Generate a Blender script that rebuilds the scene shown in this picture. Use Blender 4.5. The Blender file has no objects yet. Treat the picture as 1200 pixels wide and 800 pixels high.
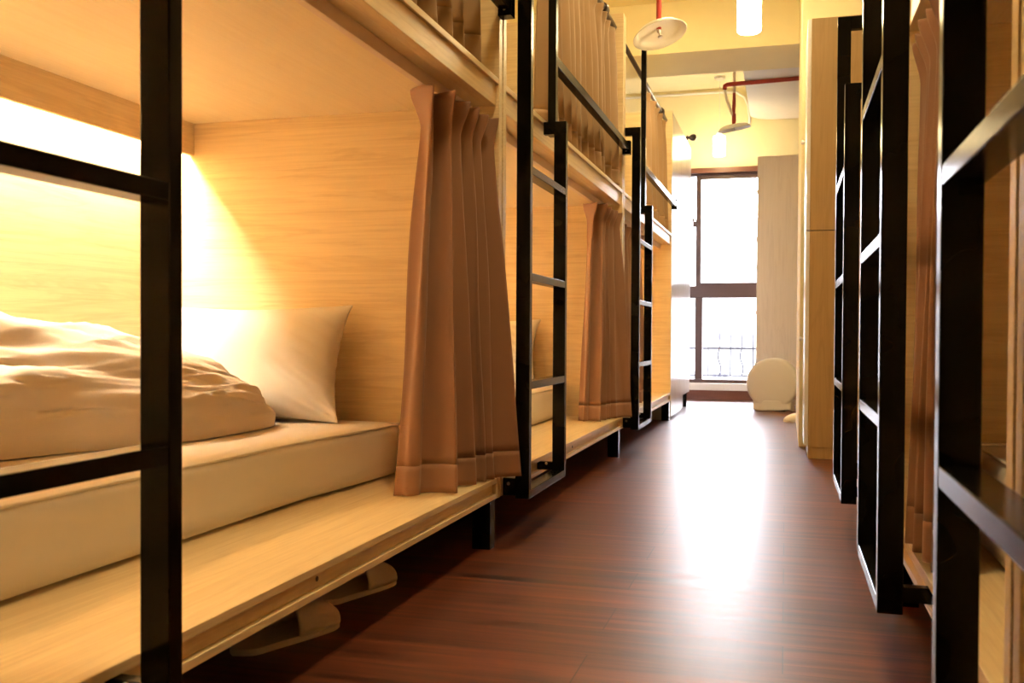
import bpy, bmesh, math, random
from mathutils import Vector, Matrix, noise

random.seed(7)
scn = bpy.context.scene
COL = scn.collection
PI = math.pi
sin, cos = math.sin, math.cos

# ------------------------------------------------------------------ materials
MATS = {}


def newmat(name):
    m = bpy.data.materials.new(name)
    m.use_nodes = True
    nt = m.node_tree
    b = nt.nodes['Principled BSDF']
    return m, nt, b


def N(nt, kind, **kw):
    n = nt.nodes.new(kind)
    for k, v in kw.items():
        if k in n.inputs:
            n.inputs[k].default_value = v
        else:
            setattr(n, k, v)
    return n


def ramp(nt, stops):
    r = nt.nodes.new('ShaderNodeValToRGB')
    el = r.color_ramp.elements
    while len(el) < len(stops):
        el.new(0.5)
    for e, (p, c) in zip(el, stops):
        e.position = p
        e.color = (*c, 1)
    return r


def wood(name, axis, light, dark, rough=0.33, spec=0.4, grain=1.0):
    """oak laminate; grain runs along the given axis"""
    m, nt, b = newmat(name)
    L = nt.links.new
    tc = N(nt, 'ShaderNodeTexCoord')
    mp = N(nt, 'ShaderNodeMapping')
    s = {'x': (0.5, 8, 8), 'y': (8, 0.5, 8), 'z': (8, 8, 0.5)}[axis]
    mp.inputs['Scale'].default_value = s
    L(tc.outputs['Object'], mp.inputs['Vector'])
    n1 = N(nt, 'ShaderNodeTexNoise', Scale=1.6, Detail=5.0, Roughness=0.6, Distortion=1.2)
    L(mp.outputs[0], n1.inputs['Vector'])
    # contour lines of the broad noise make the cathedral grain
    mul = N(nt, 'ShaderNodeMath', operation='MULTIPLY')
    mul.inputs[1].default_value = 30.0
    L(n1.outputs['Fac'], mul.inputs[0])
    sn = N(nt, 'ShaderNodeMath', operation='SINE')
    L(mul.outputs[0], sn.inputs[0])
    r1 = ramp(nt, [(0.0, light), (0.62, tuple(l * 0.82 + d * 0.18 for l, d in zip(light, dark))),
                   (1.0, tuple(l * 0.55 + d * 0.45 for l, d in zip(light, dark)))])
    L(sn.outputs[0], r1.inputs[0])
    mp2 = N(nt, 'ShaderNodeMapping')
    mp2.inputs['Scale'].default_value = {'x': (3, 130, 130), 'y': (130, 3, 130), 'z': (130, 130, 3)}[axis]
    L(tc.outputs['Object'], mp2.inputs['Vector'])
    n2 = N(nt, 'ShaderNodeTexNoise', Scale=1.0, Detail=3.0, Roughness=0.6)
    L(mp2.outputs[0], n2.inputs['Vector'])
    r2 = ramp(nt, [(0.30, (0.86, 0.84, 0.80)), (0.62, (1, 1, 1))])
    L(n2.outputs['Fac'], r2.inputs[0])
    mx = N(nt, 'ShaderNodeMix', data_type='RGBA', blend_type='MULTIPLY')
    mx.inputs[0].default_value = 0.8 * grain
    L(r1.outputs[0], mx.inputs[6])
    L(r2.outputs[0], mx.inputs[7])
    L(mx.outputs[2], b.inputs['Base Color'])
    b.inputs['Roughness'].default_value = rough
    b.inputs['Specular IOR Level'].default_value = spec
    bp = N(nt, 'ShaderNodeBump', Strength=0.06, Distance=0.002)
    L(n2.outputs['Fac'], bp.inputs['Height'])
    L(bp.outputs[0], b.inputs['Normal'])
    return m


def plain(name, col, rough=0.5, spec=0.5, metal=0.0, bump=0.0, bscale=200.0, var=0.06, sheen=0.0):
    m, nt, b = newmat(name)
    L = nt.links.new
    tc = N(nt, 'ShaderNodeTexCoord')
    n1 = N(nt, 'ShaderNodeTexNoise', Scale=6.0, Detail=3.0)
    L(tc.outputs['Object'], n1.inputs['Vector'])
    r1 = ramp(nt, [(0.3, tuple(c * (1 - var) for c in col)), (0.7, tuple(min(1, c * (1 + var)) for c in col))])
    L(n1.outputs['Fac'], r1.inputs[0])
    L(r1.outputs[0], b.inputs['Base Color'])
    b.inputs['Roughness'].default_value = rough
    b.inputs['Specular IOR Level'].default_value = spec
    b.inputs['Metallic'].default_value = metal
    b.inputs['Sheen Weight'].default_value = sheen
    if bump:
        n2 = N(nt, 'ShaderNodeTexNoise', Scale=bscale, Detail=2.0)
        L(tc.outputs['Object'], n2.inputs['Vector'])
        bp = N(nt, 'ShaderNodeBump', Strength=bump, Distance=0.002)
        L(n2.outputs['Fac'], bp.inputs['Height'])
        L(bp.outputs[0], b.inputs['Normal'])
    return m


def emit(name, col, strength):
    m, nt, b = newmat(name)
    b.inputs['Base Color'].default_value = (*[min(1, c) for c in col], 1)
    b.inputs['Emission Color'].default_value = (*col, 1)
    b.inputs['Emission Strength'].default_value = strength
    return m


def glass_mat():
    m = bpy.data.materials.new('window_glass')
    m.use_nodes = True
    nt = m.node_tree
    nt.nodes.clear()
    L = nt.links.new
    out = N(nt, 'ShaderNodeOutputMaterial')
    tr = N(nt, 'ShaderNodeBsdfTransparent')
    gl = N(nt, 'ShaderNodeBsdfGlossy', Roughness=0.02)
    fr = N(nt, 'ShaderNodeFresnel', IOR=1.45)
    mx = N(nt, 'ShaderNodeMixShader')
    L(fr.outputs[0], mx.inputs[0])
    L(tr.outputs[0], mx.inputs[1])
    L(gl.outputs[0], mx.inputs[2])
    L(mx.outputs[0], out.inputs[0])
    return m


def floor_mat():
    m, nt, b = newmat('red_brown_plank_floor')
    L = nt.links.new
    tc = N(nt, 'ShaderNodeTexCoord')
    br = N(nt, 'ShaderNodeTexBrick')
    br.offset = 0.37
    for k, v in (('Scale', 1.0), ('Mortar Size', 0.0012), ('Mortar Smooth', 0.3), ('Bias', 0.0),
                 ('Brick Width', 0.92), ('Row Height', 0.155)):
        br.inputs[k].default_value = v
    br.inputs['Color1'].default_value = (0.132, 0.033, 0.012, 1)
    br.inputs['Color2'].default_value = (0.086, 0.020, 0.008, 1)
    br.inputs['Mortar'].default_value = (0.02, 0.006, 0.003, 1)
    L(tc.outputs['Object'], br.inputs['Vector'])
    mp = N(nt, 'ShaderNodeMapping')
    mp.inputs['Scale'].default_value = (1.7, 34, 1)
    L(tc.outputs['Object'], mp.inputs['Vector'])
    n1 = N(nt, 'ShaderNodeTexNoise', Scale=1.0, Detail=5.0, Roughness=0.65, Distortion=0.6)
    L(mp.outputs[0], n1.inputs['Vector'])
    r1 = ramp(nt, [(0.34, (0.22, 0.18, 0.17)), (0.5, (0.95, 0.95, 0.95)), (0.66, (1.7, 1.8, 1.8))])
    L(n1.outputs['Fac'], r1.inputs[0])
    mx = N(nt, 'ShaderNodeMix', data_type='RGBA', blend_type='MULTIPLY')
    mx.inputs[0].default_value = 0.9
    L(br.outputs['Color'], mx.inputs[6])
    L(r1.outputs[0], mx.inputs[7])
    L(mx.outputs[2], b.inputs['Base Color'])
    r2 = ramp(nt, [(0.3, (0.355,) * 3), (0.7, (0.395,) * 3)])
    L(n1.outputs['Fac'], r2.inputs[0])
    L(r2.outputs[0], b.inputs['Roughness'])
    b.inputs['Specular IOR Level'].default_value = 0.5
    mp3 = N(nt, 'ShaderNodeMapping')
    mp3.inputs['Scale'].default_value = (5.0, 170, 1)
    L(tc.outputs['Object'], mp3.inputs['Vector'])
    n3 = N(nt, 'ShaderNodeTexNoise', Scale=1.0, Detail=3.0, Roughness=0.6)
    L(mp3.outputs[0], n3.inputs['Vector'])
    ad = N(nt, 'ShaderNodeMath', operation='MULTIPLY_ADD')
    ad.inputs[1].default_value = 0.5
    L(n3.outputs['Fac'], ad.inputs[0])
    inv = N(nt, 'ShaderNodeMath', operation='SUBTRACT')
    inv.inputs[0].default_value = 1.0
    L(br.outputs['Fac'], inv.inputs[1])
    L(inv.outputs[0], ad.inputs[2])
    bp = N(nt, 'ShaderNodeBump', Strength=0.16, Distance=0.001)
    L(ad.outputs[0], bp.inputs['Height'])
    L(bp.outputs[0], b.inputs['Normal'])
    return m


OAK_L, OAK_D = (0.85, 0.685, 0.435), (0.71, 0.53, 0.30)
M = dict(
    oak_x=wood('oak_grain_across', 'x', OAK_L, OAK_D),
    oak_y=wood('oak_grain_along', 'y', OAK_L, OAK_D),
    oak_z=wood('oak_grain_upright', 'z', OAK_L, OAK_D),
    ceil_board=wood('pale_board', 'y', (0.89, 0.77, 0.57), (0.85, 0.72, 0.51), rough=0.5, grain=0.3),
    locker=wood('locker_tan_laminate', 'z', (0.46, 0.30, 0.135), (0.38, 0.24, 0.10), rough=0.45, grain=0.8),
    pale_cab=wood('pale_cabinet_laminate', 'z', (0.86, 0.72, 0.56), (0.76, 0.62, 0.46), rough=0.45, grain=0.5),
    white_lam=plain('white_laminate', (0.84, 0.81, 0.84), rough=0.22, spec=0.5),
    black=plain('black_painted_steel', (0.0035, 0.003, 0.0026), rough=0.18, spec=0.12, var=0.2),
    rod=plain('dark_rod_metal', (0.035, 0.018, 0.018), rough=0.28, spec=0.6),
    steel=plain('dull_steel', (0.55, 0.50, 0.46), rough=0.3, metal=1.0),
    track=plain('track_metal', (0.82, 0.68, 0.60), rough=0.4),
    curtain=plain('brown_satin_curtain', (0.320, 0.172, 0.108), rough=0.60, spec=0.35, bump=0.12, bscale=900, var=0.05, sheen=0.25),
    curtain_up=plain('golden_lit_curtain', (0.37, 0.230, 0.120), rough=0.65, spec=0.3, bump=0.12, bscale=900, var=0.05, sheen=0.25),  # curtain brown raised in the base colour for golden light on the upper berths
    sheet=plain('white_cotton_sheet', (0.78, 0.72, 0.66), rough=0.8, spec=0.2, bump=0.08, bscale=60, var=0.02, sheen=0.15),
    duvet=plain('cream_duvet_cotton', (0.76, 0.68, 0.60), rough=0.8, spec=0.2, bump=0.10, bscale=45, var=0.02, sheen=0.15),
    pillow=plain('white_pillow_cotton', (0.82, 0.78, 0.73), rough=0.8, spec=0.2, bump=0.06, bscale=50, var=0.02, sheen=0.15),
    wall=plain('cream_wall_paint', (0.82, 0.73, 0.46), rough=0.85, spec=0.2, bump=0.05, bscale=90, var=0.02),
    ceil=plain('cream_ceiling_paint', (0.85, 0.77, 0.52), rough=0.9, spec=0.15, bump=0.04, bscale=80, var=0.02),
    white_paint=plain('white_paint', (0.80, 0.77, 0.74), rough=0.6, spec=0.3, var=0.02),
    frame=plain('brown_window_frame', (0.075, 0.040, 0.034), rough=0.45, spec=0.4),
    brown_wood=wood('brown_skirting', 'x', (0.17, 0.062, 0.036), (0.10, 0.034, 0.02), rough=0.4),
    red=plain('red_pipe_paint', (0.36, 0.030, 0.022), rough=0.35, spec=0.5),
    white_metal=plain('white_enamel', (0.82, 0.77, 0.68), rough=0.35, spec=0.5, var=0.02),
    slipper=plain('cream_slipper_felt', (0.86, 0.74, 0.60), rough=0.9, spec=0.1, bump=0.3, bscale=400),
    cover=plain('white_cover_cloth', (0.86, 0.78, 0.67), rough=0.8, spec=0.2, bump=0.08, bscale=30, var=0.02),
    railing=plain('grey_railing_paint', (0.050, 0.050, 0.065), rough=0.6, spec=0.1),
    facade=plain('pale_facade_render', (0.30, 0.30, 0.30), rough=0.9, spec=0.1),
    facade_win=plain('facade_window', (0.07, 0.07, 0.085), rough=0.5, spec=0.05),
    glass=glass_mat(),
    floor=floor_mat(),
    strip=emit('warm_light_strip', (1.0, 0.84, 0.56), 165.0),
    shade=emit('lit_lamp_shade', (1.0, 0.79, 0.42), 50.0),
    panel=emit('added_light_diffuser', (1.0, 0.77, 0.38), 52.0),  # glow of the added out-of-frame ceiling lamps
)

# ------------------------------------------------------------------ helpers


def link(name, bm, mat, parent=None, smooth=False, loc=None):
    me = bpy.data.meshes.new(name)
    bmesh.ops.recalc_face_normals(bm, faces=bm.faces[:])
    bm.to_mesh(me)
    bm.free()
    if mat is not None:
        me.materials.append(mat)
    if smooth:
        for p in me.polygons:
            p.use_smooth = True
    o = bpy.data.objects.new(name, me)
    COL.objects.link(o)
    if parent is not None:
        o.parent = parent
    if loc is not None:
        o.location = loc
    return o


def empty(name, loc=(0, 0, 0), rotz=0.0, parent=None):
    o = bpy.data.objects.new(name, None)
    o.empty_display_size = 0.1
    COL.objects.link(o)
    o.location = loc
    o.rotation_euler = (0, 0, rotz)
    if parent is not None:
        o.parent = parent
    return o


def tag(o, label=None, cat=None, group=None, kind=None):
    if label:
        o['label'] = label
    if cat:
        o['category'] = cat
    if group:
        o['group'] = group
    if kind:
        o['kind'] = kind
    return o


def box(bm, x0, x1, y0, y1, z0, z1, bev=0.0):
    t = bmesh.new()
    bmesh.ops.create_cube(t, size=1.0)
    for v in t.verts:
        v.co = Vector(((x0 + x1) / 2 + v.co.x * (x1 - x0), (y0 + y1) / 2 + v.co.y * (y1 - y0),
                       (z0 + z1) / 2 + v.co.z * (z1 - z0)))
    if bev:
        bmesh.ops.bevel(t, geom=t.edges[:], offset=bev, segments=2, affect='EDGES', profile=0.5)
    merge(bm, t)


def merge(bm, t):
    me = bpy.data.meshes.new('tmp')
    t.to_mesh(me)
    t.free()
    bm.from_mesh(me)
    bpy.data.meshes.remove(me)


def tube(bm, pts, r, seg=12, caps=True):
    """a round tube along a polyline; r may be a list"""
    pts = [Vector(p) for p in pts]
    rs = r if isinstance(r, (list, tuple)) else [r] * len(pts)
    rings = []
    up = None
    for i, p in enumerate(pts):
        if i == 0:
            d = pts[1] - pts[0]
        elif i == len(pts) - 1:
            d = pts[-1] - pts[-2]
        else:
            d = (pts[i + 1] - p).normalized() + (p - pts[i - 1]).normalized()
        d.normalize()
        if up is None:
            a = Vector((0, 0, 1)) if abs(d.z) < 0.9 else Vector((1, 0, 0))
            up = (a - d * a.dot(d)).normalized()
        else:
            up = (up - d * up.dot(d)).normalized()
        s = d.cross(up)
        rings.append([bm.verts.new(p + (up * cos(2 * PI * k / seg) + s * sin(2 * PI * k / seg)) * rs[i]) for k in range(seg)])
    for a, b in zip(rings, rings[1:]):
        for k in range(seg):
            bm.faces.new((a[k], a[(k + 1) % seg], b[(k + 1) % seg], b[k]))
    if caps:
        bm.faces.new(rings[0][::-1])
        bm.faces.new(rings[-1])


def lathe(bm, prof, seg=32, mat4=None, close=False):
    """profile [(r,z)] about z"""
    rings = []
    for r, z in prof:
        if r < 1e-6:
            rings.append([bm.verts.new((0, 0, z))])
        else:
            rings.append([bm.verts.new((r * cos(2 * PI * k / seg), r * sin(2 * PI * k / seg), z)) for k in range(seg)])
    for a, b in zip(rings, rings[1:]):
        for k in range(seg):
            k2 = (k + 1) % seg
            if len(a) == 1 and len(b) == 1:
                continue
            if len(a) == 1:
                bm.faces.new((a[0], b[k2], b[k]))
            elif len(b) == 1:
                bm.faces.new((a[k], a[k2], b[0]))
            else:
                bm.faces.new((a[k], a[k2], b[k2], b[k]))
    if mat4 is not None:
        bmesh.ops.transform(bm, matrix=mat4, verts=[v for rg in rings for v in rg])


def grid(bm, nu, nv, f, closed_u=False):
    vs = [[bm.verts.new(f(i / (nu if closed_u else nu - 1), j / (nv - 1))) for i in range(nu)] for j in range(nv)]
    for j in range(nv - 1):
        for i in range(nu if closed_u else nu - 1):
            i2 = (i + 1) % nu
            bm.faces.new((vs[j][i], vs[j][i2], vs[j + 1][i2], vs[j + 1][i]))
    return vs


def bxo(name, mat, parent, *boxes, bev=0.0012):
    bm = bmesh.new()
    for b in boxes:
        box(bm, *b, bev=bev)
    return link(name, bm, mat, parent)


def structure(name, mat, *boxes):
    bm = bmesh.new()
    for b in boxes:
        box(bm, *b)
    o = link(name, bm, mat)
    o['kind'] = 'structure'
    return o


def copy_tree(o, parent=None):
    c = o.copy()
    COL.objects.link(c)
    c.parent = parent
    for ch in list(o.children):
        copy_tree(ch, c)
    return c


def smooth01(t):
    t = max(0.0, min(1.0, t))
    return t * t * (3 - 2 * t)


# ------------------------------------------------------------------ the room
LX = -0.757            # front plane of the left bunks
RX = 0.225             # front plane of the right bunks
CEIL = 2.84
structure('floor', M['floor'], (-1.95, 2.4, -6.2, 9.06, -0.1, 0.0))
structure('ceiling', M['ceil'], (-1.95, 2.4, -6.2, 9.3, CEIL, CEIL + 0.1))
structure('wall_left', M['wall'], (-1.95, -1.86, -6.2, 9.3, 0.0, CEIL))
structure('wall_right', M['wall'], (2.3, 2.4, -6.2, 9.3, 0.0, CEIL))
structure('wall_near', M['wall'], (-1.86, 2.3, -6.2, -6.1, 0.0, CEIL))
WY = 9.0
structure('wall_back', M['wall'], (-1.86, 2.3, WY, WY + 0.2, 2.10, CEIL), (-1.86, -1.45, WY, WY + 0.2, 0.0, 2.10),
          (0.62, 2.3, WY, WY + 0.2, 0.0, 2.10), (-1.45, 0.62, WY, WY + 0.2, -0.1, 0.147))
structure('trim_1', M['ceil'], (-1.86, 2.3, 6.60, 7.18, 2.495, CEIL))                       # ceiling beam
structure('wall_pillar', M['wall'], (0.070, 0.75, 5.27, 6.60, 0.0, CEIL), (0.070, 0.75, 6.60, 6.70, 0.0, 2.495))
# low step under the window: brown board with a white sill on it
structure('baseboard_back', M['brown_wood'], (-1.86, 0.9, 8.90, WY, 0.0, 0.086))
structure('trim_2', M['white_paint'], (-1.86, 0.9, 8.895, WY, 0.086, 0.147))
# dropped soffit with a rounded lip behind the beam
bm = bmesh.new()


def soffit_outline(inset):
    pts = []
    x0, x1, y0, y1, r = -0.32 + inset, 1.2, 7.18, 8.98 - inset, 0.22
    pts += [(x1, y0), (x1, y1)]
    for k in range(9):
        a = PI / 2 + k / 8 * PI / 2
        pts.append((x0 + r + r * cos(a), y1 - r + r * sin(a)))
    pts.append((x0, y0))
    return pts


def prism(bm, pts, z0, z1):
    a = [bm.verts.new((x, y, z0)) for x, y in pts]
    b = [bm.verts.new((x, y, z1)) for x, y in pts]
    bm.faces.new(a)
    bm.faces.new(b[::-1])
    n = len(pts)
    for i in range(n):
        bm.faces.new((a[i], b[i], b[(i + 1) % n], a[(i + 1) % n]))


prism(bm, soffit_outline(0.03), 2.55, CEIL)
prism(bm, soffit_outline(0.0), 2.525, 2.549)
tag(link('trim_3', bm, M['white_paint']), kind='structure')
# conduit along the top of the window wall
bm = bmesh.new()
tube(bm, [(-1.86, 8.985, 2.80), (-0.60, 8.985, 2.80), (-0.45, 8.985, 2.79), (-0.38, 8.985, 2.74), (-0.345, 8.985, 2.66), (-0.335, 8.985, 2.56), (-0.335, 8.985, 2.50)], 0.012, 8)
tag(link('trim_4', bm, M['white_paint'], smooth=True), kind='structure')

# ------------------------------------------------------------------ window
win = empty('window_1', (-0.42, WY, 0.147))
win['kind'] = 'structure'
WO = Vector((-0.42, WY, 0.147))


def wbox(name, mat, *boxes, bev=0.002):
    return bxo(name, mat, win, *[(b[0] - WO.x, b[1] - WO.x, b[2] - WO.y, b[3] - WO.y, b[4] - WO.z, b[5] - WO.z) for b in boxes], bev=bev)


wbox('window_frame', M['frame'], (-1.45, 0.62, 9.03, 9.11, 2.055, 2.10), (-1.45, 0.62, 9.00, 9.11, 0.147, 0.180),
     (-1.45, 0.62, 9.02, 9.11, 0.930, 1.040), (-1.45, -1.405, 9.03, 9.11, 0.18, 2.055), (0.575, 0.62, 9.03, 9.11, 0.18, 2.055),
     (-0.810, -0.745, 9.03, 9.11, 0.18, 0.93))
wbox('window_sash', M['frame'], (-0.807, -0.762, 9.035, 9.065, 1.04, 2.055), (-0.762, 0.53, 9.035, 9.065, 1.04, 1.068),
     (-0.762, 0.53, 9.035, 9.065, 2.02, 2.055), (0.53, 0.575, 9.035, 9.065, 1.04, 2.055))
wbox('window_latch', M['frame'], (-0.835, -0.800, 9.015, 9.035, 1.585, 1.635), (-0.840, -0.825, 9.018, 9.032, 1.635, 1.69))
for x0, x1, z0, z1 in ((-0.762, 0.53, 1.068, 2.02), (-1.405, -0.807, 1.04, 2.055), (-0.745, 0.575, 0.18, 0.93), (-1.405, -0.81, 0.18, 0.93)):
    wbox('window_pane', M['glass'], (x0, x1, 9.048, 9.054, z0, z1), bev=0)
# wooden head board above the window
structure('trim_5', M['brown_wood'], (-1.45, 0.62, 8.97, 9.0, 2.07, 2.115))

# ------------------------------------------------------------------ outside
rail = tag(empty('balcony_railing', (-0.45, 10.1, 0.0)), 'pale iron balcony railing with wavy bars outside the window', 'railing')
bxo('top_rail', M['railing'], rail, (-1.6, 1.6, -0.012, 0.012, 0.44, 0.465))
bxo('bottom_rail', M['railing'], rail, (-1.6, 1.6, -0.010, 0.010, 0.165, 0.182))
for k in range(28):
    x = -1.55 + k * 0.112
    bm = bmesh.new()
    if k % 2:
        tube(bm, [(x, 0, 0.175), (x, 0, 0.60)], 0.0085, 6)
    else:
        tube(bm, [(x + 0.016 * sin((z - 0.175) / 0.27 * 2 * PI), 0, z) for z in [0.175 + 0.0245 * q for q in range(12)]] + [(x, 0, 0.60)], 0.0085, 6)
    link('baluster', bm, M['railing'], rail, smooth=True)
structure('balcony_floor_outside', M['facade'], (-2.2, 1.4, 9.2, 10.3, -0.15, -0.02))
for dx in (-1.6, 1.58):
    bxo('post', M['railing'], rail, (dx, dx + 0.03, -0.015, 0.015, -0.02, 0.62))
bld = tag(empty('building_outside', (-6.0, 62.0, -14.0)), 'pale building across the street seen faintly through the lower window', 'building')
bxo('wall', M['facade'], bld, (-30, 34, 0, 8, 0, 22), bev=0)
for i in range(-4, 6):
    for j in range(1, 6):
        x, z = i * 4.2 + 2.0, j * 3.3 - 2.2
        if not (-22 < x < 24):
            continue
        f = bxo('window', M['facade'], bld, (x - 0.5, x + 0.5, -0.10, -0.02, z, z + 1.35), bev=0)
        bxo('pane', M['facade_win'], f, *[(x - 0.46 + q * 0.32, x - 0.18 + q * 0.32, -0.13, -0.10, z + 0.08, z + 1.27) for q in range(3)], bev=0)

# ------------------------------------------------------------------ bunks


def make_bunk(L, D, label, group, loc, rotz, guard=True, name='bunk_bed'):
    """local frame: x=0 front plane (+x into the aisle), y along the front, base on the floor"""
    r = tag(empty(name, loc, rotz), label, 'bunk bed', group)
    y0, y1 = 0.0, L - 0.07
    gy, gx = ('oak_y', 'oak_x')
    for ya, yb in ((-0.028, 0.0), (y1, y1 + 0.028)):
        bxo('side_panel', M[gx], r, (-D, 0.0, ya, yb, 0.130, 2.115))
    bxo('back_panel', M[gy], r, (-D + 0.002, -D + 0.018, y0, y1, 0.130, 2.113), bev=0)
    bxo('lower_platform', M[gy], r, (-D + 0.018, -0.001, y0, y1, 0.172, 0.186))
    ff = bxo('front_rail', M[gy], r, (-0.040, -0.014, y0, y1, 0.142, 0.172), (-0.045, -0.002, y0, y1, 0.130, 0.143))
    if L > 1.5:
        bm = bmesh.new()
        lathe(bm, [(0, 0.002), (0.0045, 0.0018), (0.005, 0.0)], 14, Matrix.Translation((-0.0145, 0.957, 0.158)) @ Matrix.Rotation(PI / 2, 4, 'Y'))
        link('screw_cap', bm, M['rod'], ff)
    bxo('upper_platform', M['ceil_board'], r, (-D + 0.018, -0.040, y0, y1, 1.205, 1.262))
    bxo('upper_front_rail', M[gy], r, (-0.040, -0.009, y0, y1, 1.202, 1.261), (-0.060, -0.001, y0, y1, 1.260, 1.276))
    bxo('valance', M[gy], r, (-D + 0.092, -D + 0.108, y0, y1, 1.110, 1.205))
    sl = 0.03 if guard else 0.33
    bxo('light_strip', M['strip'], r, (-D + 0.026, -D + 0.084, y0 + sl, y1 - sl, 1.190, 1.198), bev=0)
    bxo('curtain_track', M['track'], r, (-0.095, -0.077, y0, y1, 1.174, 1.205))
    # black steel legs and under-frame
    for ya in (0.10, y1 - 0.055):
        bxo('leg', M['black'], r, (-0.054 - (0.35 if ya < 0.5 else 0), -0.003 - (0.35 if ya < 0.5 else 0), ya, ya + 0.042, 0.0, 0.130))
        bxo('leg', M['black'], r, (-D + 0.06, -D + 0.11, ya, ya + 0.042, 0.0, 0.130))
    bxo('under_frame', M['black'], r, (-0.12, -0.09, y0, y1, 0.095, 0.130), (-D + 0.06, -D + 0.09, y0, y1, 0.095, 0.130))
    # ladder
    ld = empty('ladder', (0.057, 0.2, 0.124), 0, r)
    ld['label'] = 'black steel ladder'

    def lb(nm, *bs):
        return bxo(nm, M['black'], ld, *[(b[0] - 0.057, b[1] - 0.057, b[2] - 0.2, b[3] - 0.2, b[4] - 0.124, b[5] - 0.124) for b in bs], bev=0.0015)
    lb('stile', (0.037, 0.077, -0.022, 0.003, 0.124, 1.580), (0.002, 0.037, -0.022, 0.003, 1.540, 1.580))
    lb('stile', (0.037, 0.077, 0.419, 0.444, 0.124, 1.262), (0.002, 0.037, 0.419, 0.444, 1.222, 1.262))
    for zt in (0.146, 0.449, 0.751, 1.047):
        lb('rung', (0.038, 0.0765, 0.003, 0.419, zt - 0.022, zt))
    for ya in (-0.020, 0.421):
        lb('bracket', (-0.014 if ya > 0 else 0.001, 0.037, ya, ya + 0.021, 0.144, 0.170) if ya > 0 else (0.001, 0.037, ya, ya + 0.021, 0.132, 0.180))
    for ya in (-0.0225, 0.4185):
        bm = bmesh.new()
        lathe(bm, [(0, 0.004), (0.004, 0.003), (0.005, 0.0)], 10, Matrix.Translation((0.018 - 0.057, ya - 0.2, 0.165 - 0.124)) @ Matrix.Rotation(PI / 2, 4, 'X'))
        link('bolt', bm, M['steel'], ld, smooth=True)
    if guard:
        g = empty('guard_rail', (0.02, 0.45, 1.222), 0, r)
        g['label'] = 'black steel guard rail'
        ox, oy, oz = 0.02, 0.45, 1.222

        def gb(nm, *bs):
            return bxo(nm, M['black'], g, *[(b[0] - ox, b[1] - ox, b[2] - oy, b[3] - oy, b[4] - oz, b[5] - oz) for b in bs], bev=0.0015)
        gb('post', (0.010, 0.036, 0.4445, 0.4745, 1.222, 2.095))
        gb('rail', (0.004, 0.034, 0.4745, y1 - 0.018, 1.455, 1.487))
        gb('end_bracket', (0.0, 0.038, y1 - 0.018, y1 + 0.020, 1.440, 1.505))
        for dz in (1.458, 1.490):
            bm = bmesh.new()
            lathe(bm, [(0, 0.004), (0.004, 0.003), (0.005, 0.0)], 10, Matrix.Translation((0.018 - ox, y1 - 0.0182 - oy, dz - oz)) @ Matrix.Rotation(PI / 2, 4, 'X'))
            link('bolt', bm, M['steel'], g, smooth=True)
        rd = empty('curtain_rod', (-0.045, y0, 2.05), 0, r)
        bm = bmesh.new()
        tube(bm, [(0, 0.0, 0), (0, y1, 0)], 0.0125, 12)
        link('rod', bm, M['rod'], rd, smooth=True)
        yk = y1 - 0.27
        bm = bmesh.new()
        lathe(bm, [(0.0125, -0.03), (0.022, -0.026), (0.018, -0.012), (0.024, 0.0), (0.018, 0.012), (0.022, 0.026), (0.0125, 0.03)], 16,
              Matrix.Translation((0, yk, 0)) @ Matrix.Rotation(PI / 2, 4, 'X'))
        link('rod_ring', bm, M['rod'], rd, smooth=True)
    return r


LB = 2.055
ref = [0.535, 2.590, 4.645]
left_labels = ['nearest pale oak bunk bed on the left, with the duvet on its lower berth',
               'middle pale oak bunk bed of the left row, between the two brown lower curtains',
               'farthest pale oak bunk bed of the left row, ending against the white glossy cabinet']
b0 = make_bunk(LB, 1.061, left_labels[0], 'oak bunk beds along the left side', (LX, ref[0], 0), 0)
for i in (1, 2):
    c = copy_tree(b0)
    c.location = (LX, ref[i], 0)
    c['label'] = left_labels[i]
PR = 1.075
rref = [1.048, 1.048 + PR, 1.048 + 2 * PR]
right_labels = ['nearest narrow bunk bed on the right, cut by the right edge behind the big ladder',
                'second narrow bunk bed on the right, with a brown curtain behind its black ladder',
                'third narrow bunk bed on the right, the last one before the tan locker']
r0 = make_bunk(PR, 2.02, right_labels[0], 'narrow bunk beds along the right side', (RX, rref[0], 0), PI, guard=False)
for i in (1, 2):
    c = copy_tree(r0)
    c.location = (RX, rref[i], 0)
    c['label'] = right_labels[i]

# ------------------------------------------------------------------ curtains


def catmull(P, t):
    n = len(P) - 1
    s = min(n - 1e-6, max(0, t * n))
    i = int(s)
    f = s - i
    p0, p1, p2, p3 = P[max(0, i - 1)], P[i], P[i + 1], P[min(n, i + 2)]
    k = 0.36
    out = []
    for a, b, c, d in zip(p0, p1, p2, p3):
        m1, m2 = k * (c - a), k * (d - b)
        out.append((2 * f ** 3 - 3 * f ** 2 + 1) * b + (f ** 3 - 2 * f ** 2 + f) * m1 + (-2 * f ** 3 + 3 * f ** 2) * c + (f ** 3 - f ** 2) * m2)
    return Vector((out[0], out[1]))


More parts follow.
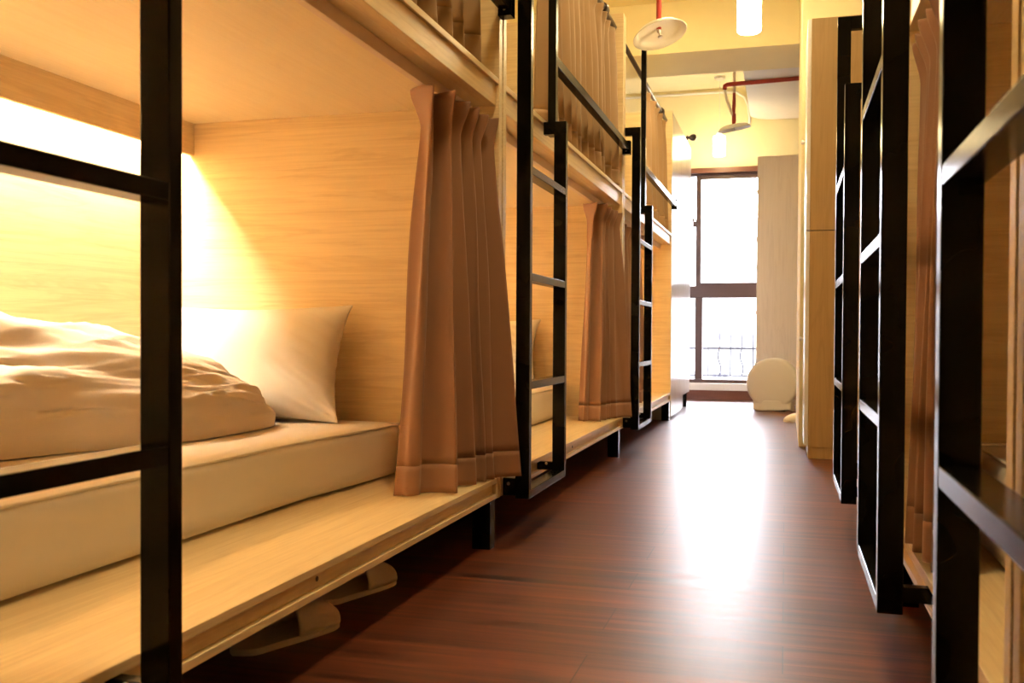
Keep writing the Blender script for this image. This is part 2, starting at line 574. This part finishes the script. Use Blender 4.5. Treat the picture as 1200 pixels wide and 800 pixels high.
def make_curtain(top, pinch, bottom, ztop, zbot, label, group, mat, vp=0.085, seed=0, sag=0.0, hem=0.07):
    """a pleated curtain: three plan-view paths (heading, pinch line, hem) joined by one cloth surface"""
    n = len(top)
    H = ztop - zbot
    cx = sum(p[0] for p in bottom) / n
    cy = sum(p[1] for p in bottom) / n
    root = tag(empty('curtain', (cx, cy, zbot)), label, 'curtain', group)

    def f(u, v):
        a, b, c = catmull(top, u), catmull(pinch, u), catmull(bottom, u)
        if v < vp:
            q = a.lerp(b, smooth01(v / vp))
        else:
            w = (v - vp) / (1 - vp)
            q = b.lerp(c, 0.12 * smooth01(min(1, w * 3)) + 0.88 * w)
        k = noise.noise(Vector((u * 9 + seed * 3.1, v * 2.2, seed))) * 0.006 * min(1, v * 4)
        k += 0.0045 * sin(u * n * 5.3 + 2.0 * noise.noise(Vector((u * 4, v * 1.5, seed + 9.0)))) * min(1, v * 5)
        z = ztop - v * H
        if v < vp:
            z += 0.010 * (noise.noise(Vector((u * 14, seed, 0.3))) - 0.3) * (1 - v / vp)
        z += sag * noise.noise(Vector((u * 5, seed + 4.0, 1.0))) * v
        return Vector((q.x + k - cx, q.y + k - cy, z - zbot))
    nu = (n - 1) * 11 + 1
    vh = 1 - hem / H
    for nm, va, vb, nv in (('drape', 0.0, vh, 64), ('hem', vh, 1.0, 6)):
        bm = bmesh.new()
        grid(bm, nu, nv, lambda u, t: f(u, va + (vb - va) * (t if nm == 'hem' else 0.35 * t + 0.65 * t ** 1.8)))
        o = link(nm, bm, mat, root, smooth=True)
        md = o.modifiers.new('thickness', 'SOLIDIFY')
        md.thickness = 0.0022 if nm == 'drape' else 0.0032
        md.offset = 0.0
    return root


# first lower curtain, gathered against the first partition
top = [(-0.872, 2.160), (-0.800, 2.128), (-0.852, 2.200), (-0.765, 2.185), (-0.860, 2.270), (-0.770, 2.310), (-0.855, 2.350), (-0.770, 2.385), (-0.850, 2.410), (-0.765, 2.450), (-0.845, 2.470), (-0.750, 2.495)]
pinch = [(-0.865, 2.215), (-0.828, 2.195), (-0.852, 2.238), (-0.795, 2.242), (-0.840, 2.290), (-0.800, 2.325), (-0.840, 2.365), (-0.795, 2.395), (-0.835, 2.420), (-0.788, 2.450), (-0.825, 2.470), (-0.765, 2.497)]
bottom = [(-0.905, 2.150), (-0.858, 2.162), (-0.848, 2.215), (-0.765, 2.235), (-0.860, 2.300), (-0.770, 2.373), (-0.850, 2.405), (-0.760, 2.425), (-0.840, 2.450), (-0.757, 2.468), (-0.790, 2.482), (-0.703, 2.553)]
make_curtain(top, pinch, bottom, 1.166, 0.190, 'brown pleated curtain gathered at the far end of the nearest lower berth', 'brown curtains of the lower left berths', M['curtain'], seed=1)
# second lower curtain
D2 = 2.055
top2 = [(x, y + D2 - 0.01) for x, y in top]
pinch2 = [(x, y + D2 - 0.01) for x, y in pinch]
bottom2 = [(-0.905, 4.300), (-0.872, 4.275), (-0.862, 4.315), (-0.795, 4.285), (-0.865, 4.350), (-0.79, 4.37), (-0.86, 4.425), (-0.785, 4.420), (-0.85, 4.475), (-0.775, 4.475), (-0.755, 4.535), (-0.705, 4.570)]
make_curtain(top2, pinch2, bottom2, 1.166, 0.190, 'brown pleated curtain at the far end of the middle lower berth, behind its ladder', 'brown curtains of the lower left berths', M['curtain'], seed=2)


def zig(ya, yb, n, x, amp, jit, seed, skew=0.0):
    rnd = random.Random(seed)
    out = []
    for i in range(n):
        t = i / (n - 1)
        out.append((x + (amp if i % 2 else -amp) * (1 + rnd.uniform(-0.3, 0.3)), ya + (yb - ya) * t + (rnd.uniform(-jit, jit) if 0 < i < n - 1 else 0)))
    return out


def zcurtain(ya, yb, n, x, amps, ztop, zbot, label, group, mat, seed, spread=0.0, vp=0.085, dx=0.0):
    w = (yb - ya) / n
    make_curtain(zig(ya, yb, n, x, amps[0], w * 0.3, seed), zig(ya, yb, n, x, amps[1], w * 0.15, seed + 1),
                 zig(ya - spread, yb + spread, n, x + dx, amps[2], w * 0.3, seed + 2), ztop, zbot, label, group, mat, vp=vp, seed=seed)


zcurtain(4.72, 5.72, 17, -0.842, (0.030, 0.016, 0.040), 1.166, 0.192, 'brown curtain drawn at the near end of the farthest lower berth, mostly behind black ladders',
         'brown curtains of the lower left berths', M['curtain'], 11)
zcurtain(1.55, 2.45, 17, -0.806, (0.028, 0.018, 0.036), 2.016, 1.284, 'brown curtain coloured golden-lit, of the nearest upper berth, at the top edge of the picture', 'golden-lit coloured curtains of the upper left berths', M['curtain_up'], 21)
zcurtain(3.20, 4.53, 25, -0.806, (0.028, 0.018, 0.036), 2.016, 1.284, 'brown curtain coloured golden-lit, drawn across the middle upper berth behind the black guard rail', 'golden-lit coloured curtains of the upper left berths', M['curtain_up'], 31)
zcurtain(5.66, 6.56, 11, -0.806, (0.028, 0.018, 0.038), 2.016, 1.284, 'brown curtain coloured golden-lit, of the farthest upper berth, beside the white cabinet', 'golden-lit coloured curtains of the upper left berths', M['curtain_up'], 41)
zcurtain(1.70, 2.085, 11, 0.268, (0.034, 0.016, 0.034), 1.166, 0.192, 'brown curtain on the right, between the two big black ladders', None, M['curtain'], 51)

# ------------------------------------------------------------------ bedding


def make_mattress(x0, x1, y0, y1, z0, z1, label, group, wrinkle=0.004, bulge=0.0):
    root = tag(empty('mattress', ((x0 + x1) / 2, (y0 + y1) / 2, z0)), label, 'mattress', group)
    w, l, h = (x1 - x0) / 2, (y1 - y0) / 2, z1 - z0
    t = bmesh.new()
    bmesh.ops.create_cube(t, size=1.0)
    for v in t.verts:
        v.co = Vector((v.co.x * 2 * w, v.co.y * 2 * l, (v.co.z + 0.5) * h))
    bmesh.ops.subdivide_edges(t, edges=[e for e in t.edges if abs((e.verts[0].co - e.verts[1].co).y) > 0.1], cuts=40, use_grid_fill=True)
    bmesh.ops.subdivide_edges(t, edges=[e for e in t.edges if abs((e.verts[0].co - e.verts[1].co).x) > 0.1], cuts=14, use_grid_fill=True)
    bmesh.ops.subdivide_edges(t, edges=[e for e in t.edges if abs((e.verts[0].co - e.verts[1].co).z) > 0.05], cuts=5, use_grid_fill=True)
    R = 0.028
    for v in t.verts:
        c = v.co.copy()
        q = Vector((max(-w + R, min(w - R, c.x)), max(-l + R, min(l - R, c.y)), max(R, min(h - R, c.z))))
        d = c - q
        if d.length > 1e-6:
            v.co = q + d.normalized() * R
        p = v.co
        if p.x > 0 and bulge:
            p.x += bulge * smooth01((p.y - l + 0.62) / 0.6) * smooth01(p.x / w * 1.5)
        if p.z > 0.02:
            p.x += 0.004 * noise.noise(Vector((p.x * 3, p.y * 4, p.z * 9))) * min(1, p.z / h * 2)
            p.z += wrinkle * (noise.noise(Vector((p.x * 3, p.y * 2.5, 3))) - 0.4) * (1 if c.z > h * 0.8 else 0)
    link('mattress_body', t, M['sheet'], root, smooth=True)
    bm = bmesh.new()
    k = R * 0.28
    pts = []
    for sx, sy in ((1, -1), (1, 1), (-1, 1), (-1, -1)):
        pts.append(Vector(((w - k) * sx, (l - k) * sy, h - k)))
    ring = []
    for a, b in zip(pts, pts[1:] + pts[:1]):
        for q in range(24):
            c = a.lerp(b, q / 24)
            if c.x > 0 and bulge:
                c.x += bulge * smooth01((c.y - l + 0.62) / 0.6) * smooth01(c.x / w * 1.5)
            ring.append(c)
    tube(bm, ring + [ring[0]], 0.0035, 6, caps=False)
    link('piping', bm, M['sheet'], root, smooth=True)
    return root


make_mattress(-1.796, -1.066, 0.56, 2.510, 0.187, 0.336, 'white sheeted mattress on the nearest lower berth, under the duvet', 'mattresses', bulge=0.036)
make_mattress(-1.796, -1.030, 2.62, 4.570, 0.187, 0.336, 'white sheeted mattress on the middle lower berth, glimpsed through the ladder', 'mattresses')
make_mattress(0.345, 2.05, 1.135, 2.055, 0.187, 0.378, 'white mattress on the right behind the nearest big ladder', 'mattresses')


def make_pillow(loc, w, h, t, lean, yaw, label, group=None, seed=0):
    """an upright pillow: local x = width, z = height, y = thickness"""
    bm = bmesh.new()
    nu, nv = 49, 33

    def shape(side):
        def f(u, v):
            a, b = 2 * u - 1, 2 * v - 1
            # edges pull in between the pointed corners
            x = a * w / 2 * (1 - 0.115 * (1 - b * b) ** 0.9 * abs(a) ** 3)
            z = b * h / 2 * (1 - 0.10 * (1 - a * a) ** 1.2 * abs(b) ** 3)
            e = max(0.0, (1 - abs(a) ** 2.6)) ** 0.62 * max(0.0, (1 - abs(b) ** 2.4)) ** 0.62
            th = t / 2 * e
            n_ = noise.noise(Vector((a * 2.2 + seed, b * 1.6, seed * 2))) * 0.010 * e ** 0.5
            # a crease running down to the lower corner
            cr = (a - 0.62) * 0.75 + (b + 0.35) * 0.55
            n_ += -0.020 * math.exp(-(cr / 0.06) ** 2) * smooth01((a - 0.2) * 3) * smooth01((-b + 0.3) * 2) * min(1, e * 2.5)
            fine = 0.004 * sin((a * 7 + b * 9) * 3.0) * smooth01((a - 0.45) * 4) * min(1, e * 3)
            return Vector((x, side * (th + n_ * (1 if side < 0 else 0.5) + fine), z + h / 2))
        return f
    for side in (-1, 1):
        grid(bm, nu, nv, shape(side))
    bmesh.ops.remove_doubles(bm, verts=bm.verts[:], dist=0.0012)
    o = link('pillow', bm, M['pillow'], None, smooth=True, loc=loc)
    o.rotation_euler = (lean, 0, yaw)
    sub = o.modifiers.new('smooth', 'SUBSURF')
    sub.levels = sub.render_levels = 1
    return tag(o, label, 'pillow', group)


make_pillow((-1.472, 2.368, 0.334), 0.645, 0.340, 0.175, -0.26, -0.03, 'white pillow propped upright against the oak end of the nearest berth', 'pillows', seed=1)
make_pillow((-1.44, 4.430, 0.333), 0.62, 0.335, 0.15, -0.24, -0.03, 'white pillow on the middle lower berth, seen between ladder stiles', 'pillows', seed=2)

# the duvet: a long loaf of cloth, thick at the near end, rolled edge towards the aisle
bm = bmesh.new()
nv, nu = 170, 130
ya, yb = 0.70, 2.330
XB = -1.785


def duvet(u, v):
    y = ya + (yb - ya) * v
    endt = max(0.0, (y - 2.05) / (yb - 2.05))
    e = max(0.0, 1 - endt ** 3.6) ** 0.5
    starte = math.sqrt(max(0.0, 1 - max(0, (0.95 - y) / 0.25) ** 2))
    Hh = (0.285 - 0.085 * smooth01((y - 1.55) / 0.8)) * max(0.02, (0.30 + 0.70 * e) if endt < 1 else 0.02) * max(0.02, starte)
    Hh *= e ** 0.6 if e > 0 else 0.02
    xf = -1.265 - 0.17 * smooth01((1.95 - y) / 0.6) + 0.09 * smooth01((1.35 - y) / 0.3) - 0.03 * (1 - e)
    # section: from the front bottom, over the top, to the back bottom
    a = PI * u
    xm = (xf + XB) / 2
    W = (xf - XB) / 2 * (0.6 + 0.4 * e)
    cx_, sz_ = cos(a), sin(a)
    x = xm + W * math.copysign(abs(cx_) ** 0.78, cx_)
    # the crown sits towards the wall, the aisle side slopes
    slope = 1.0 - 0.32 * smooth01((cx_ + 0.3) / 1.2)
    z = Hh * abs(sz_) ** 0.72 * slope
    # long creases running with the bed near the crown, and short ones at the tip
    s = u * 1.25
    c1 = noise.noise(Vector((s * 15 + 0.6 * sin(y * 3), y * 1.9, 2.0)))
    c2 = noise.noise(Vector((s * 7, y * 4.2, 8.0)))
    rid = 1 - abs(noise.noise(Vector((s * 9 + y * 1.4, y * 1.6, 5.0)))) * 2.2
    rid2 = max(0.0, 1 - abs(noise.noise(Vector((s * 17 + 0.9 * sin(y * 2.3), y * 2.6, 21.0)))) * 4.5)
    tipf = 1 - 0.65 * smooth01((y - 1.85) / 0.35)
    c3 = noise.noise(Vector((s * 20 + y * 9, y * 13, 11.0)))
    amp = min(1.0, sz_ * 3.5) * min(1, e * 2.0)
    z += amp * (tipf * (0.008 * c1 + 0.016 * c2 + 0.007 * max(0, rid)) + 0.004 * c3 + 0.009 * rid2)
    x += amp * (0.012 * c2 + 0.008 * c1)
    # a rolled fold low on the near aisle side
    fold = math.exp(-((u - 0.17) / 0.055) ** 2) * smooth01((1.62 - y) / 0.22)
    x += 0.045 * fold
    z += 0.012 * fold
    dip = math.exp(-((u - 0.26) / 0.025) ** 2) * smooth01((1.66 - y) / 0.2)
    x -= 0.028 * dip
    return Vector((x + 1.52, y - 1.5, max(0.0, z)))


vs = grid(bm, nu, nv, duvet)
bm.faces.new([vs[0][i] for i in range(nu)][::-1])
bm.faces.new([vs[-1][i] for i in range(nu)])
dv = link('duvet', bm, M['duvet'], None, smooth=True, loc=(-1.52, 1.5, 0.338))
tag(dv, 'rumpled cream duvet heaped along the nearest lower berth', 'duvet')

# ------------------------------------------------------------------ slippers


def make_slipper(loc, rotz, label):
    """toe towards +y, 0.26 long"""
    r = tag(empty('slipper', loc, rotz), label, 'slipper', 'cream slippers under the nearest bunk')
    L_ = 0.265

    def halfw(t):
        return 0.034 + 0.016 * smooth01(t / 0.75) - 0.05 * max(0, (t - 0.72) / 0.28) ** 3 - 0.034 * max(0, (0.14 - t) / 0.14) ** 2.5
    n = 30
    out = [(halfw(i / n), i / n * L_) for i in range(n + 1)] + [(-halfw(i / n), i / n * L_) for i in range(n, -1, -1)]
    pts = []
    for p in out:
        if not pts or (Vector(p) - Vector(pts[-1])).length > 1e-4:
            pts.append(p)
    if (Vector(pts[0]) - Vector(pts[-1])).length < 1e-4:
        pts.pop()
    bm = bmesh.new()
    prism(bm, pts, 0.0, 0.012)
    link('sole', bm, M['slipper'], r)
    bm = bmesh.new()

    def vamp(u, v):
        t = 0.46 + 0.535 * v
        a = PI * u
        hw = halfw(t) + 0.002
        hh = 0.052 * (1 - v ** 1.8) ** 0.8 + 0.012
        return Vector((hw * cos(a), t * L_, 0.010 + hh * sin(a) ** 0.8))
    grid(bm, 25, 16, vamp)
    o = link('vamp', bm, M['slipper'], r, smooth=True)
    md = o.modifiers.new('thickness', 'SOLIDIFY')
    md.thickness = 0.004
    return r


make_slipper((-0.950, 1.515, 0.0), -0.30, 'cream open-heeled slipper on the floor under the nearest bunk, closer to the camera')
make_slipper((-0.955, 1.850, 0.0), -0.22, 'cream open-heeled slipper on the floor under the nearest bunk, the farther of two')

# ------------------------------------------------------------------ cabinets
# white glossy cabinet after the last left bunk
c = tag(empty('storage_cabinet', (-1.28, 7.33, 0)), 'glossy white cabinet at the far end of the left bunk row, by the window', 'cabinet')
bxo('body', M['white_lam'], c, (-0.53, 0.505, -0.672, 0.645, 0.125, 2.105))
bxo('door', M['white_lam'], c, (0.506, 0.523, -0.671, -0.015, 0.022, 2.105))
bxo('door', M['white_lam'], c, (0.506, 0.523, -0.011, 0.645, 0.125, 2.105))
bxo('plinth', M['white_lam'], c, (-0.53, 0.485, -0.672, 0.50, 0.0, 0.125))
bxo('leg', M['black'], c, (0.46, 0.505, 0.600, 0.645, 0.0, 0.125))
bxo('leg', M['black'], c, (-0.53, -0.485, 0.600, 0.645, 0.0, 0.125))
# tan locker after the right bunks
c = tag(empty('locker', (0.42, 5.0, 0)), 'tall tan two-tier locker at the end of the right bunk row', 'locker')
bxo('plinth', M['locker'], c, (-0.315, 0.33, -0.23, 0.23, 0.0, 0.055))
bxo('lower_body', M['locker'], c, (-0.315, 0.33, -0.235, 0.235, 0.055, 1.076))
bxo('upper_body', M['locker'], c, (-0.315, 0.33, -0.235, 0.235, 1.080, 2.075))
for z0, z1 in ((0.060, 1.073), (1.083, 2.072)):
    d = bxo('door', M['white_lam'], c, (-0.333, -0.316, -0.233, 0.233, z0, z1))
    bm = bmesh.new()
    lathe(bm, [(0, 0.022), (0.010, 0.020), (0.012, 0.012), (0.006, 0.006), (0.006, 0)], 14, Matrix.Translation((-0.333, 0.19, (z0 + z1) / 2)) @ Matrix.Rotation(-PI / 2, 4, 'Y'))
    link('knob', bm, M['white_lam'], d, smooth=True)
# pale tall cabinet in front of the window wall
c = tag(empty('tall_cabinet', (0.22, 8.62, 0)), 'pale tall wood-grain cabinet standing before the right side of the window', 'cabinet')
bxo('body', M['pale_cab'], c, (-0.452, 0.48, -0.205, 0.25, 0.06, 2.095))
bxo('plinth', M['pale_cab'], c, (-0.44, 0.48, -0.19, 0.25, 0.0, 0.06))
bxo('door', M['pale_cab'], c, (-0.462, 0.012, -0.223, -0.206, 0.065, 2.095))
bxo('door', M['pale_cab'], c, (0.016, 0.48, -0.223, -0.206, 0.065, 2.095))
for z in (0.35, 0.78, 1.16, 1.40, 1.80):
    bm = bmesh.new()
    tube(bm, [(-0.4655, -0.200, z - 0.015), (-0.4655, -0.200, z + 0.015)], 0.006, 10)
    link('hinge', bm, M['white_metal'], c, smooth=True)

# round cloth-covered fan on the floor
c = tag(empty('covered_fan', (-0.09, 7.76, 0.0), -0.16), 'round white cloth-covered fan standing on the floor before the tall pale cabinet', 'fan')
bm = bmesh.new()
RT = Matrix.Translation((0, 0, 0.212)) @ Matrix.Rotation(PI / 2, 4, 'X')
lathe(bm, [(0, 0.070), (0.10, 0.071), (0.175, 0.069), (0.193, 0.062), (0.198, 0.048), (0.198, -0.048), (0.193, -0.062), (0.175, -0.069), (0, -0.070)], 64, RT)
link('cover', bm, M['cover'], c, smooth=True)
bm = bmesh.new()


def skirt(u, v):
    a = 2 * PI * u
    sx, sy = cos(a), sin(a)
    x = 0.150 * math.copysign(abs(sx) ** 0.5, sx)
    y = 0.070 * math.copysign(abs(sy) ** 0.5, sy)
    k = 1 + (0.03 * v) + 0.03 * sin(a * 7) * v
    return Vector((x * k, y * k, 0.085 - v * (0.078 + 0.006 * sin(a * 3 + 1))))


grid(bm, 72, 8, skirt, closed_u=True)
o = link('cover_skirt', bm, M['cover'], c, smooth=True)
o.modifiers.new('thickness', 'SOLIDIFY').thickness = 0.002
bm = bmesh.new()
box(bm, -0.10, 0.10, -0.055, 0.055, 0.0, 0.018, bev=0.004)
link('base', bm, M['rod'], c)
# small white slipper-like shoe poking out past the pillar
r = tag(empty('slipper', (0.145, 6.80, 0.0), 1.75), 'small white slipper poking out past the white pillar near the window', 'slipper')
src = [o for o in bpy.data.objects if o.name.startswith('sole')][0]
for ch in list(src.parent.children):
    k = ch.copy()
    COL.objects.link(k)
    k.parent = r
r.scale = (0.85, 0.6, 0.8)

# ------------------------------------------------------------------ lamps


def make_pendant(x, y, zb, zt, R, label, group='cylindrical pendant lamps'):
    r = tag(empty('pendant_lamp', (x, y, CEIL)), label, 'lamp', group)
    bm = bmesh.new()
    h = zt - zb
    lathe(bm, [(0, 0), (R * 0.9, 0), (R, 0.006), (R, h - 0.02), (R * 0.92, h - 0.004), (0.02, h), (0, h)], 32, Matrix.Translation((0, 0, zb - CEIL)))
    link('lamp_shade', bm, M['shade'], r, smooth=True)
    bm = bmesh.new()
    lathe(bm, [(0, 0.0), (0.022, 0.0), (0.022, 0.035), (0.008, 0.045), (0, 0.045)], 20, Matrix.Translation((0, 0, zt - CEIL)))
    link('socket', bm, M['white_metal'], r, smooth=True)
    bm = bmesh.new()
    tube(bm, [(0, 0, zt - CEIL + 0.04), (0, 0, -0.02)], 0.0025, 8)
    link('cord', bm, M['white_metal'], r, smooth=True)
    bm = bmesh.new()
    lathe(bm, [(0, -0.03), (0.028, -0.028), (0.045, -0.018), (0.048, 0.0), (0, 0.0)], 24)
    link('ceiling_canopy', bm, M['white_metal'], r, smooth=True)
    return r


make_pendant(-0.182, 4.75, 2.030, 2.21, 0.056, 'glowing cylinder pendant lamp at the top edge, nearer than the ceiling beam')
make_pendant(-0.575, 8.60, 2.150, 2.325, 0.052, 'glowing cylinder pendant lamp above the window, beyond the ceiling beam')
for k, (x, y) in enumerate(((-0.25, 1.25), (-0.25, 3.35), (-0.60, 5.45))):  # added lamps out of frame, put in to brighten the aisle and beam
    r = tag(empty('added_ceiling_light', (x, y, CEIL)), ('added unseen ceiling light over the near end of the aisle', 'added unseen ceiling light over the middle of the aisle',
         'added unseen ceiling light just before the ceiling beam')[k], 'lamp', 'added unseen ceiling lights')
    bm = bmesh.new()
    lathe(bm, [(0, -0.062), (0.14, -0.060), (0.19, -0.046), (0.200, -0.030), (0, -0.030)], 40)
    link('diffuser', bm, M['panel'], r, smooth=True)
    bm = bmesh.new()
    lathe(bm, [(0, -0.029), (0.215, -0.029), (0.215, 0.0), (0, 0.0)], 40)
    link('lamp_base', bm, M['white_metal'], r)

# ------------------------------------------------------------------ sprinklers with round heat plates


def dish(parent, R, mat4):
    bm = bmesh.new()
    prof = [(0, 0.012), (0.02, 0.012), (R * 0.74, 0.004), (R * 0.80, 0.0), (R, -0.026), (R + 0.002, -0.024),
            (R * 0.81, 0.003), (R * 0.74, 0.007), (0.02, 0.015), (0, 0.015)]
    lathe(bm, prof, 48, mat4)
    link('heat_plate', bm, M['white_metal'], parent, smooth=True)
    bm = bmesh.new()
    lathe(bm, [(0, -0.034), (0.014, -0.034), (0.014, -0.031), (0.004, -0.030), (0.004, -0.012), (0.010, -0.008), (0.010, 0.012)], 16, mat4)
    link('sprinkler_head', bm, M['steel'], parent, smooth=True)


s1 = tag(empty('fire_sprinkler', (-0.632, 4.9, CEIL)), 'white dish-plated fire sprinkler on a short red pipe above the left bunks', 'sprinkler', 'fire sprinklers')
T1 = Matrix.Translation((0, 0, 2.118 - CEIL)) @ Matrix.Rotation(-0.28, 4, 'Y') @ Matrix.Rotation(-0.17, 4, 'X')
dish(s1, 0.137, T1)
bm = bmesh.new()
tube(bm, [(0, 0, 2.125 - CEIL), (0, 0, 0)], 0.013, 14)
link('pipe', bm, M['red'], s1, smooth=True)

s2 = tag(empty('fire_sprinkler', (-0.400, 7.62, CEIL)), 'white dish-plated fire sprinkler on a red elbow pipe beyond the ceiling beam', 'sprinkler', 'fire sprinklers')
T2 = Matrix.Translation((0, 0, 2.195 - CEIL)) @ Matrix.Rotation(-0.16, 4, 'Y') @ Matrix.Rotation(0.10, 4, 'X')
dish(s2, 0.126, T2)
zc = 2.512 - CEIL
bm = bmesh.new()
tube(bm, [(0.40 + 0.9, -0.15, zc), (-0.05, -0.02, zc), (-0.068, -0.012, zc - 0.006), (-0.072, 0.0, zc - 0.03)], 0.017, 14)
link('pipe', bm, M['red'], s2, smooth=True)
bm = bmesh.new()
tube(bm, [(-0.072, 0.0, zc - 0.03), (-0.055, 0.0, zc - 0.11), (-0.022, 0.0, zc - 0.20), (-0.006, 0, zc - 0.235)], 0.011, 12)
link('hose', bm, M['white_metal'], s2, smooth=True)
bm = bmesh.new()
tube(bm, [(-0.002, 0, 2.198 - CEIL), (0.0, 0, 2.235 - CEIL), (0.0, 0, 2.290 - CEIL)], [0.010, 0.016, 0.015], 12)
tube(bm, [(-0.003, 0, 2.290 - CEIL), (0.0, 0, 2.36 - CEIL), (0.0, 0, 2.45 - CEIL)], [0.011, 0.014, 0.011], 12)
link('drop_pipe', bm, M['red'], s2, smooth=True)
bm = bmesh.new()
tube(bm, [(0.0, 0, 2.45 - CEIL), (0.0, 0, 0.0)], 0.011, 10)
link('hanger', bm, M['track'], s2, smooth=True)

# curtain rod with a ball finial poking out past the white cabinet
rd = tag(empty('curtain_rod', (-1.86, 8.3, 2.262)), 'dark curtain rod with a ball finial sticking out above the white cabinet', 'rod')
bm = bmesh.new()
tube(bm, [(0, 0, 0), (1.065, 0, 0)], 0.010, 10)
link('rod', bm, M['rod'], rd, smooth=True)
bm = bmesh.new()
lathe(bm, [(0.010, -0.035), (0.020, -0.030), (0.020, -0.022), (0.010, -0.018), (0.014, -0.008), (0.026, 0.006), (0.030, 0.024), (0.026, 0.042), (0.012, 0.052), (0, 0.054)], 18,
      Matrix.Translation((1.065, 0, 0)) @ Matrix.Rotation(PI / 2, 4, 'Y'))
link('finial', bm, M['rod'], rd, smooth=True)

# ------------------------------------------------------------------ daylight
w = bpy.data.worlds.new('sky')
scn.world = w
w.use_nodes = True
wt = w.node_tree
bg = wt.nodes['Background']
tc = N(wt, 'ShaderNodeTexCoord')
sp = N(wt, 'ShaderNodeSeparateXYZ')
wt.links.new(tc.outputs['Generated'], sp.inputs[0])
rw = ramp(wt, [(0.490, (0.10, 0.10, 0.11)), (0.505, (0.88, 0.90, 1.0))])     # overcast sky over dim ground
ma = N(wt, 'ShaderNodeMath', operation='MULTIPLY_ADD')
ma.inputs[1].default_value = 0.5
ma.inputs[2].default_value = 0.5
wt.links.new(sp.outputs['Z'], ma.inputs[0])
wt.links.new(ma.outputs[0], rw.inputs[0])
wt.links.new(rw.outputs[0], bg.inputs['Color'])
bg.inputs['Strength'].default_value = 26.0

# ------------------------------------------------------------------ camera
F_PX = 1127.44
yaw, pit, rol = 0.2772, 0.0155, 0.0052
F = Vector((-sin(yaw) * cos(pit), cos(yaw) * cos(pit), -sin(pit)))
R = Vector((cos(yaw), sin(yaw), 0))
U = R.cross(F)
R2 = R * cos(rol) + U * sin(rol)
U2 = U * cos(rol) - R * sin(rol)
cam = bpy.data.cameras.new('camera')
co = bpy.data.objects.new('camera', cam)
COL.objects.link(co)
m = Matrix((R2, U2, -F)).transposed().to_4x4()
m.translation = Vector((0, 0, 0.578))
co.matrix_world = m
cam.sensor_fit = 'HORIZONTAL'
cam.sensor_width = 36.0
cam.lens = F_PX * 36.0 / 1200.0
cam.shift_y = 9.92 / 1200.0
cam.clip_start = 0.02
cam.clip_end = 300
cam.dof.use_dof = True
cam.dof.focus_distance = 2.9
cam.dof.aperture_fstop = 9.0
scn.camera = co

scn.cycles.use_denoising = True
scn.cycles.max_bounces = 12
scn.cycles.diffuse_bounces = 6
scn.cycles.sample_clamp_indirect = 10.0
vs_ = scn.view_settings
vs_.view_transform = 'Standard'
vs_.look = 'None'
vs_.exposure = 0.28
vs_.gamma = 1.0
vs_.use_curve_mapping = False
